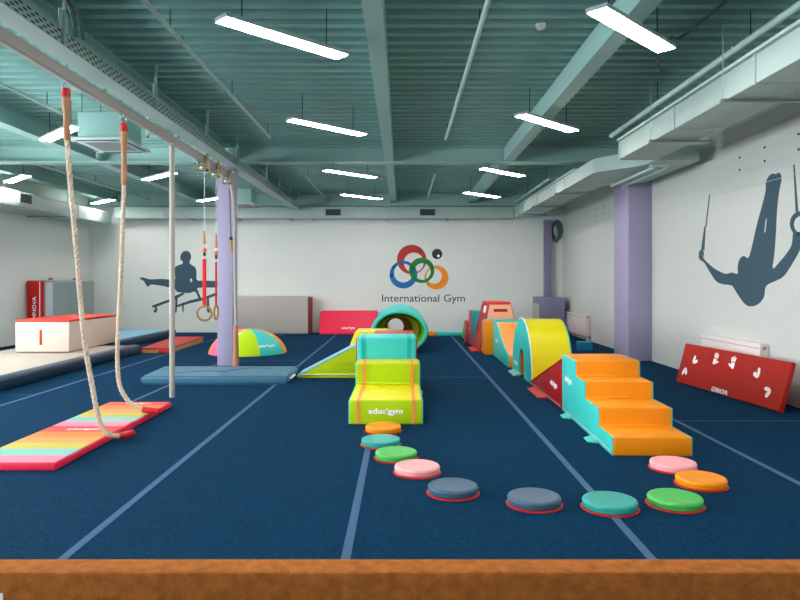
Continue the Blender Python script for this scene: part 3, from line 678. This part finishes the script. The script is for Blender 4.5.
for k, m in enumerate((rose, lime, teal, orange, rose, lime, teal, orange)):
    dome_wedge(math.radians(dg[k]), math.radians(dg[k+1]), m).build('wedge', m, t)
MB().box(-3.56, -3.44, 13.96, 14.06, 0, .012, bevel=.003).build('floor_tab', lime, t)
aa = math.radians(40); ct = Vector((-3.45+.79*math.sin(aa), 14.9-.79*math.cos(aa), .17)); uu = Vector((math.cos(aa), math.sin(aa), 0)); nn = Vector((math.sin(aa), -math.cos(aa), 0)); vv = (Vector((0, 0, 1))*.8-nn*.35).normalized()
lettering('lettering', "educ'gym", print_white, t, ct-uu*.19+nn*.075, uu, vv, .38, .08, .003, bold=.02)

# ------------------------------------------------------------------ centre row
t = thing('step_block', (-.18, 8.2, 0), 'lime and yellow two-step foam block in the centre, behind the orange disc', 'foam steps')
X0, X1 = -.60, .235
MB().prism([(7.41, 0), (9.0, 0), (9.0, .546), (8.52, .546), (8.56, .29), (8.53, .273), (7.41, .273)], 'x', X0+.012, X1-.012, bevel=.018, seg=3,
           mats=[lime, yellow], facem=[0, 0, 1, 0, 0, 1, 0]).build('cushion', None, t)
for xa, xb in ((X0, X0+.012), (X1-.012, X1)):
    MB().prism([(7.42, 0), (9.0, 0), (9.0, .53), (8.54, .53), (8.57, .26), (7.42, .26)], 'x', xa, xb, bevel=.005).build('side_panel', teal, t)
def strap_over(xa, xb, pts, m, name='strap'):
    mb = MB(); th = .004
    for (y0, z0), (y1, z1) in zip(pts[:-1], pts[1:]):
        d = Vector((0, y1-y0, z1-z0)).normalized(); nrm = Vector((0, -d.z, d.y))*th
        q = [Vector((xa, y0, z0)), Vector((xb, y0, z0)), Vector((xb, y1, z1)), Vector((xa, y1, z1))]
        mb.hull(q, [p+nrm for p in q])
    mb.build(name, m, t)
for xa in (X0+.095, X1-.125): strap_over(xa, xa+.04, [(7.409, .005), (7.409, .262), (7.418, .2735), (8.525, .2735), (8.545, .29), (8.515, .53), (8.53, .5465), (8.98, .5465)], lorange)
lettering('lettering', "educ'gym", print_white, t, (-.375, 7.408, .1), (1, 0, 0), (0, 0, 1), .385, .085, .003, bold=.03)
t = thing('step_block', (-.2, 9.35, 0), 'teal foam block behind the lime steps, crimson sides', 'foam block')
X0, X1 = -.626, .205
MB().box(X0+.015, X1-.015, 9.02, 9.65, 0, .838, bevel=.03, seg=3).build('cushion', teal, t)
for xa, xb in ((X0, X0+.015), (X1-.015, X1)): MB().box(xa, xb, 9.05, 9.62, 0, .82, bevel=.005).build('side_panel', crimson, t)
for xa in (X0+.075, X1-.135): strap_over(xa, xa+.055, [(9.019, .3), (9.019, .8), (9.03, .826), (9.05, .8385), (9.6, .8385)], dteal)
MB().box(X1, X1+.09, 9.35, 9.65, 0, .01, bevel=.003).build('floor_tab', red, t)
t = thing('foam_block', (-.12, 10.1, 0), 'red foam block hidden behind the teal block, only its top showing', 'foam block')
MB().box(-.43, .18, 9.68, 10.6, 0, .815, bevel=.02, seg=3).build('cushion', red, t)
t = thing('foam_wedge', (-1.1, 11.3, 0), 'lime foam wedge with pale blue slope left of the lime steps', 'foam wedge')
MB().prism([(-1.735, 0.0), (-.47, 0), (-.47, .68), (-1.735, .02)], 'y', 10.98, 11.7, bevel=.006).build('cushion', lime, t)
MB().hull([(-1.73, 10.97, .03), (-.47, 10.97, .682), (-.47, 11.7, .682), (-1.73, 11.7, .03)], [(-1.735, 10.97, .042), (-.47, 10.97, .693), (-.47, 11.7, .693), (-1.735, 11.7, .04)]).build('slope_cover', lightblue, t)
MB().box(-1.68, -.5, 10.972, 10.98, .055, .063).build('piping', print_white, t)
t = thing('foam_block', (-.55, 12.1, 0), 'yellow foam block with an orange sloped side between the lime wedge and the tunnel', 'foam block')
MB().prism([(-1.1, 0), (-.2, 0), (-.2, .705), (-.83, .705)], 'y', 11.74, 12.6, bevel=.02, seg=3, mats=[yellow, orange], facem=[0, 0, 0, 1]).build('cushion', None, t)
# tunnel
t = thing('crawl_tunnel', (-.05, 16, 0), 'teal foam crawl tunnel with green lining behind the centre blocks', 'tunnel')
def etube(x, z, a, b, ai, bi, y0, y1, mo, mi_, dx=0, dz=0, name='ring'):
    n = 56; tt = bmesh.new(); L = []
    for (A, B, yy, ox, oz) in ((a-.03, b-.03, y0, 0, 0), (a, b, y0+.05, 0, 0), (a, b, y1, 0, 0), (ai, bi, y1, dx, dz), (ai, bi, y0+.04, dx, dz), (ai+.03, bi+.03, y0, dx, dz)):
        L.append([tt.verts.new((x+ox+A*math.cos(2*PI*j/n), yy, z+oz+B*math.sin(2*PI*j/n))) for j in range(n)])
    for k in range(6):
        for j in range(n):
            f = tt.faces.new([L[k][j], L[k][(j+1) % n], L[(k+1) % 6][(j+1) % n], L[(k+1) % 6][j]])
            f.material_index = 1 if k in (3, 4) and mi_ is not mo else 0
    bmesh.ops.recalc_face_normals(tt, faces=tt.faces)
    mb = MB(); mb.take(tt, None, [mo, mi_]); return mb
etube(-.055, .487, .635, .487, .525, .385, 14.6, 15.35, teal, brightgreen).build('tunnel_shell', None, t)
etube(-.055, .487, .63, .485, .49, .36, 15.36, 17.9, teal, brightgreen).build('tunnel_shell', None, t)
etube(-.055, .487, .485, .355, .325, .275, 15.37, 15.75, olive, olive, -.03, .02).build('inner_ring', None, t)
etube(-.055, .487, .485, .355, .2, .2, 16.2, 16.6, orange, orange, -.1, 0).build('inner_ring', None, t)
t = thing('foam_log', (1.37, 19.35, 0), 'low teal foam log on the floor near the far wall', 'foam log')
MB().box(1.0, 1.76, 19.25, 19.45, 0, .135, bevel=.03, seg=3).build('cushion', teal, t)
t = thing('foam_log', (.88, 19.35, 0), 'short orange foam block at the end of the teal log near the far wall', 'foam log')
MB().box(.78, .985, 19.25, 19.45, 0, .13, bevel=.02, seg=3).build('cushion', orange, t)

# ------------------------------------------------------------------ right row
def logo_on(t, y, z, w, h, x, near_left=True):   # lettering on a face that looks to -X
    lettering('lettering', "educ'gym", print_white, t, (x, y+w, z), (0, -1, 0), (0, 0, 1), w, h, .003, bold=.03)
t = thing('foam_stairs', (2.29, 7.1, 0), 'large four-step orange foam stairs with teal side on the right', 'foam stairs')
st = [(6.08, 0), (8.25, 0), (8.25, .70), (7.54, .70), (7.54, .525), (7.11, .525), (7.11, .35), (6.57, .35), (6.57, .175), (6.08, .175)]
MB().prism(st, 'x', 1.935, 2.645, bevel=.014, seg=3).build('stair_body', orange, t)
for xa, xb in ((1.925, 1.935), (2.645, 2.655)): MB().prism([(6.09, 0), (8.245, 0), (8.245, .695), (7.545, .695), (7.545, .52), (7.115, .52), (7.115, .345), (6.575, .345), (6.575, .17), (6.09, .17)], 'x', xa, xb, bevel=.003).build('side_panel', teal, t)
MB().box(1.92, 1.925, 6.12, 8.2, .03, .038).build('piping', wood_cream, t)
logo_on(t, 7.72, .37, .36, .1, 1.924)
for y in (6.6, 7.75): MB().hull([(1.83, y, 0), (1.925, y-.04, 0), (1.925, y+.2, 0), (1.83, y+.16, 0)], [(1.83, y, .01), (1.925, y-.04, .03), (1.925, y+.2, .03), (1.83, y+.16, .01)]).build('floor_tab', teal, t)
t.rotation_euler.z = -.0277; t.location = (2.318, 7.09, 0)
t = thing('foam_wedge', (2.3, 9.2, 0), 'dark red foam wedge between the orange stairs and the yellow arch', 'foam wedge')
MB().prism([(8.27, 0), (10.28, 0), (10.28, .04), (8.27, .62)], 'x', 1.985, 2.69, bevel=.01).build('cushion', darkred, t)
MB().prism([(8.27, .622), (10.29, .042), (10.29, .05), (8.27, .634)], 'x', 1.98, 2.695).build('slope_cover', red, t)
MB().box(1.98, 1.985, 8.35, 10.2, .03, .038).build('piping', wood_cream, t)
logo_on(t, 8.5, .2, .4, .1, 1.984)
MB().hull([(1.86, 9.1, 0), (1.983, 9.05, 0), (1.983, 9.95, 0), (1.86, 9.9, 0)], [(1.86, 9.1, .006), (1.983, 9.05, .02), (1.983, 9.95, .02), (1.86, 9.9, .006)]).build('floor_tab', red, t)
t = thing('foam_arch', (2.35, 11.1, 0), 'yellow foam arch bridge with teal side and small hole', 'foam arch')
yc, ra, za = 11.19, .86, .965
outer = [(yc-ra*math.cos(PI*i/36), za*math.sin(PI*i/36)**.85) for i in range(37)]
hole = [(11.12+.2*math.cos(PI*i/16), .3+.17*math.sin(PI*i/16)) for i in range(17)]
hole = [(11.32, 0)]+hole+[(10.92, 0)]
poly = outer+hole
fm = [0]*36+[0]+[1]*18+[0]
MB().prism(poly, 'x', 2.02, 2.64, mats=[yellow, orange], facem=fm[:len(poly)]).build('arch_body', None, t, angle=30)
sc = lambda p, k: (yc+(p[0]-yc)*k, p[1]*k)
for xa, xb in ((2.0, 2.02), (2.64, 2.66)): MB().prism([sc(p, .995) for p in outer]+hole, 'x', xa, xb).build('side_panel', teal, t)
tt = [(yc-ra*math.cos(PI*i/36)*1.002, za*math.sin(PI*i/36)**.85*1.004+.002) for i in range(37)]
MB().tube([(2.02, a, b+.008) for a, b in tt], .008, n=6).build('piping', print_white, t)
logo_on(t, 11.5, .12, .34, .1, 1.999)
MB().hull([(1.88, 11.2, 0), (2.0, 11.2, 0), (2.0, 11.85, 0), (1.88, 11.8, 0)], [(1.88, 11.2, .008), (2.0, 11.2, .04), (2.0, 11.85, .04), (1.88, 11.8, .008)]).build('floor_tab', lcyan, t)
t = thing('foam_slide', (2.3, 13.3, 0), 'orange foam slide with concave slope and teal sides behind the yellow arch', 'foam slide')
sp = [(12.3, 0), (14.32, 0), (14.32, .72), (13.95, .72), (13.7, .62), (13.3, .455), (12.9, .32), (12.55, .24), (12.3, .21)]
MB().prism(sp, 'x', 1.99, 2.64, bevel=.01).build('slide_body', orange, t)
sp2 = [(12.31, 0), (14.31, 0), (14.31, .755), (13.9, .755), (13.65, .65), (13.25, .47), (12.85, .335), (12.5, .25), (12.31, .22)]
for xa, xb in ((1.965, 1.99), (2.64, 2.665)): MB().prism(sp2, 'x', xa, xb, bevel=.004).build('side_panel', teal, t)
MB().box(1.965, 2.665, 14.322, 14.36, 0, .765, bevel=.008).build('back_panel', teal, t)
logo_on(t, 13.6, .32, .34, .09, 1.964)
t = thing('foam_block', (2.2, 14.7, 0), 'orange foam block with teal top between the slide and the red vaulting box', 'foam block')
MB().box(1.79, 2.62, 14.38, 14.86, 0, .74, bevel=.02, seg=3).build('cushion', orange, t)
MB().box(1.82, 2.62, 14.4, 14.86, .741, .755, bevel=.005).build('top_panel', dteal, t)
t = thing('vault_box', (2.27, 15.8, 0), 'tall red trapezoid vaulting box with peach front and dark slot, right row', 'vaulting box')
def frus(z0, z1, g=0):
    def q(z):
        k = z/1.12; xa, xb = 1.74+.25*k, 2.70-.22*k; ya, yb = 14.95+.2*k, 16.55-.1*k
        return [(xa-g, ya-g, z), (xb+g, ya-g, z), (xb+g, yb+g, z), (xa-g, yb+g, z)]
    return q(z0), q(z1)
a, b = frus(0, .44); MB().hull(a, b, bevel=.012).build('lower_section', red, t)
a, b = frus(.445, 1.06); MB().hull(a, b, bevel=.012).build('upper_section', red, t)
a, b = frus(1.065, 1.12, .005); MB().hull(a, b, bevel=.018, seg=3).build('top_pad', coral, t)
def frontpanel(z0, z1, f0, f1, th, name, m):
    pts = []
    for z in (z0, z1):
        a, _ = frus(z, z+.01); A, B = Vector(a[0]), Vector(a[1]); pts.append((A.lerp(B, f0), A.lerp(B, f1)))
    lo = [pts[0][0], pts[0][1], pts[1][1], pts[1][0]]
    MB().hull([p-Vector((0, .001, 0)) for p in lo], [p-Vector((0, th, 0)) for p in lo]).build(name, m, t)
frontpanel(.03, .43, .03, .97, .008, 'front_panel', peach); frontpanel(.455, 1.06, .03, .97, .008, 'front_panel', peach); frontpanel(.9, .965, .24, .78, .014, 'hand_slot', darkred)
a, b = frus(.86, 1.02); A, B = Vector(a[0]), Vector(b[0])
MB().hull([A+Vector((-.001, .35, 0)), A+Vector((-.001, .7, 0)), B+Vector((-.001, .7, 0)), B+Vector((-.001, .35, 0))], [A+Vector((-.005, .35, 0)), A+Vector((-.005, .7, 0)), B+Vector((-.005, .7, 0)), B+Vector((-.005, .35, 0))]).build('badge', print_white, t)
MB().hull([(1.58, 15.1, 0), (1.735, 15.1, 0), (1.735, 16.1, 0), (1.58, 16.05, 0)], [(1.58, 15.1, .006), (1.735, 15.1, .02), (1.735, 16.1, .02), (1.58, 16.05, .006)]).build('floor_tab', red, t)
t = thing('foam_block', (2.05, 16.85, 0), 'tall narrow foam block, pink side and teal front, behind the red vaulting box', 'foam block')
MB().box(1.74, 2.4, 16.62, 17.1, 0, .85, bevel=.015).build('cushion', dteal, t)
MB().box(1.71, 1.74, 16.62, 17.1, 0, .86, bevel=.006).build('side_panel', vinyl('vinyl_dusty_pink', '#E05070'), t)
logo_on(t, 16.72, .35, .28, .08, 1.709)
t = thing('foam_block', (2.0, 17.5, 0), 'low crimson foam block between the pink block and the lime wedge', 'foam block')
MB().box(1.68, 2.4, 17.14, 17.88, 0, .56, bevel=.015).build('cushion', crimson, t)
MB().hull([(1.6, 17.2, 0), (1.68, 17.2, 0), (1.68, 17.4, 0), (1.6, 17.38, 0)], [(1.6, 17.2, .01), (1.68, 17.2, .05), (1.68, 17.4, .05), (1.6, 17.38, .01)]).build('floor_tab', red, t)
t = thing('foam_wedge', (2.0, 18.4, 0), 'small lime foam wedge at the far end of the right row', 'foam wedge')
MB().prism([(17.9, 0), (18.95, 0), (18.95, .03), (17.9, .56)], 'x', 1.69, 2.4, bevel=.01).build('cushion', brightgreen, t)

# ------------------------------------------------------------------ red panel leaning at the radiator
t = thing('handprint_mat', (4.5, 9.2, 0), 'long red panel with white handprints leaning in front of the radiator', 'panel')
O = Vector((4.33, 10.53, 0)); U = Vector((4.56-4.32, 7.94-10.53, 0)); Lp = U.length*.965; U.normalize()
out = Vector((-U.y, U.x, 0)); out = out if out.x > 0 else -out
V = (out*.165+Vector((0, 0, .6))); Hp = V.length; V.normalize(); N = U.cross(V)
if N.x > 0: N = -N
back = -N*.06
q = [O, O+U*Lp, O+U*Lp+V*Hp, O+V*Hp]
lift = Vector((0, 0, max(0, -back.z)))
MB().hull([p+lift for p in q], [p+back+lift for p in q], bevel=.012, seg=3).build('cushion', vinyl('vinyl_panel_red', '#A61608'), t)
O2 = O+lift+N*.0005
def cap(c, ang, l, w, k=5):
    d = Vector((math.sin(ang), math.cos(ang))); n = Vector((d.y, -d.x)); c = Vector(c); p = []
    for i in range(k+1): a = PI*i/k; p.append(c+d*l+n*math.cos(a)*w+d*math.sin(a)*w)
    for i in range(k+1): a = PI+PI*i/k; p.append(c+n*math.cos(a)*w+d*math.sin(a)*w)
    return [(v.x, v.y) for v in p]
def print_hand(u, v, ang, flip, s=1.0):
    R = Matrix.Rotation(-ang, 2); loops = []
    palm = [(-.035, -.045), (-.012, -.05), (.02, -.04), (.036, -.01), (.038, .03), (-.036, .035), (-.042, .0)]
    loops.append(palm)
    for x, l, a in ((-.03, .045, -.25), (-.011, .06, -.07), (.011, .057, .08), (.031, .042, .26)): loops.append(cap((x*1.1, .052), a, l, .009))
    loops.append(cap((.045, -.015), 1.0, .04, .011))
    L = []
    for lp in loops:
        L.append([tuple(Vector((u, v))+R @ Vector(((-p[0] if flip else p[0])*s, p[1]*s))) for p in lp])
    MB().plate(L, O2, U, V, N, .002).build('handprint', print_white, t)
def print_foot(u, v, ang):
    R = Matrix.Rotation(-ang, 2); L = []
    for lp in (cap((-.015, -.03), -.35, .06, .03), cap((.025, -.025), .65, .055, .025), cap((0, -.04), .1, .02, .025)): L.append([tuple(Vector((u, v))+R @ Vector(p)) for p in lp])
    MB().plate(L, O2, U, V, N, .002).build('handprint', print_white, t)
def uv(px, py):   # intersect the photo ray with the panel face
    d = Vector((px-CX, F, CY-py)); C0 = Vector((0, 0, H)); tt = (O2-C0).dot(N)/d.dot(N); p = C0+d*tt-O2
    return p.dot(U), p.dot(V)
for px, py, a, f, k in ((715, 361, .1, 0, 0), (732.5, 365, -.05, 1, 0), (695, 360, .5, 0, 1), (685, 371.5, 2.9, 0, 1), (757, 373.5, -.9, 0, 1), (767.5, 392, -2.2, 0, 1)):
    u, v = uv(px, py)
    if k: print_foot(u, v, a)
    else: print_hand(u, v, a, f, 1.05)
u, v = uv(711, 391); u2, v2 = uv(728, 392)
lettering('lettering', 'GYMNOVA', print_white, t, O2+U*(u)+V*(v+.0), U, V, u2-u, .07, .002, bold=.03)

# ------------------------------------------------------------------ world, camera, colour
w = bpy.data.worlds.new('World'); scene.world = w; w.use_nodes = True
w.node_tree.nodes['Background'].inputs[0].default_value = (.86, .95, 1, 1); w.node_tree.nodes['Background'].inputs[1].default_value = 12
cam = bpy.data.cameras.new('camera'); co = bpy.data.objects.new('camera', cam); COL.objects.link(co)
co.location = (0, 0, H); co.rotation_euler = (PI/2, 0, 0)
cam.sensor_width = 36; cam.sensor_fit = 'HORIZONTAL'; cam.lens = F/800*36; cam.shift_x = -2/800; cam.shift_y = -19/800
cam.clip_start = .05
scene.camera = co
scene.view_settings.view_transform = 'Standard'; scene.view_settings.look = 'None'; scene.view_settings.gamma = 1; scene.view_settings.use_curve_mapping = False
scene.view_settings.exposure = .98
try:
    scene.cycles.use_denoising = True
    scene.cycles.max_bounces = 8; scene.cycles.diffuse_bounces = 6
except Exception: pass
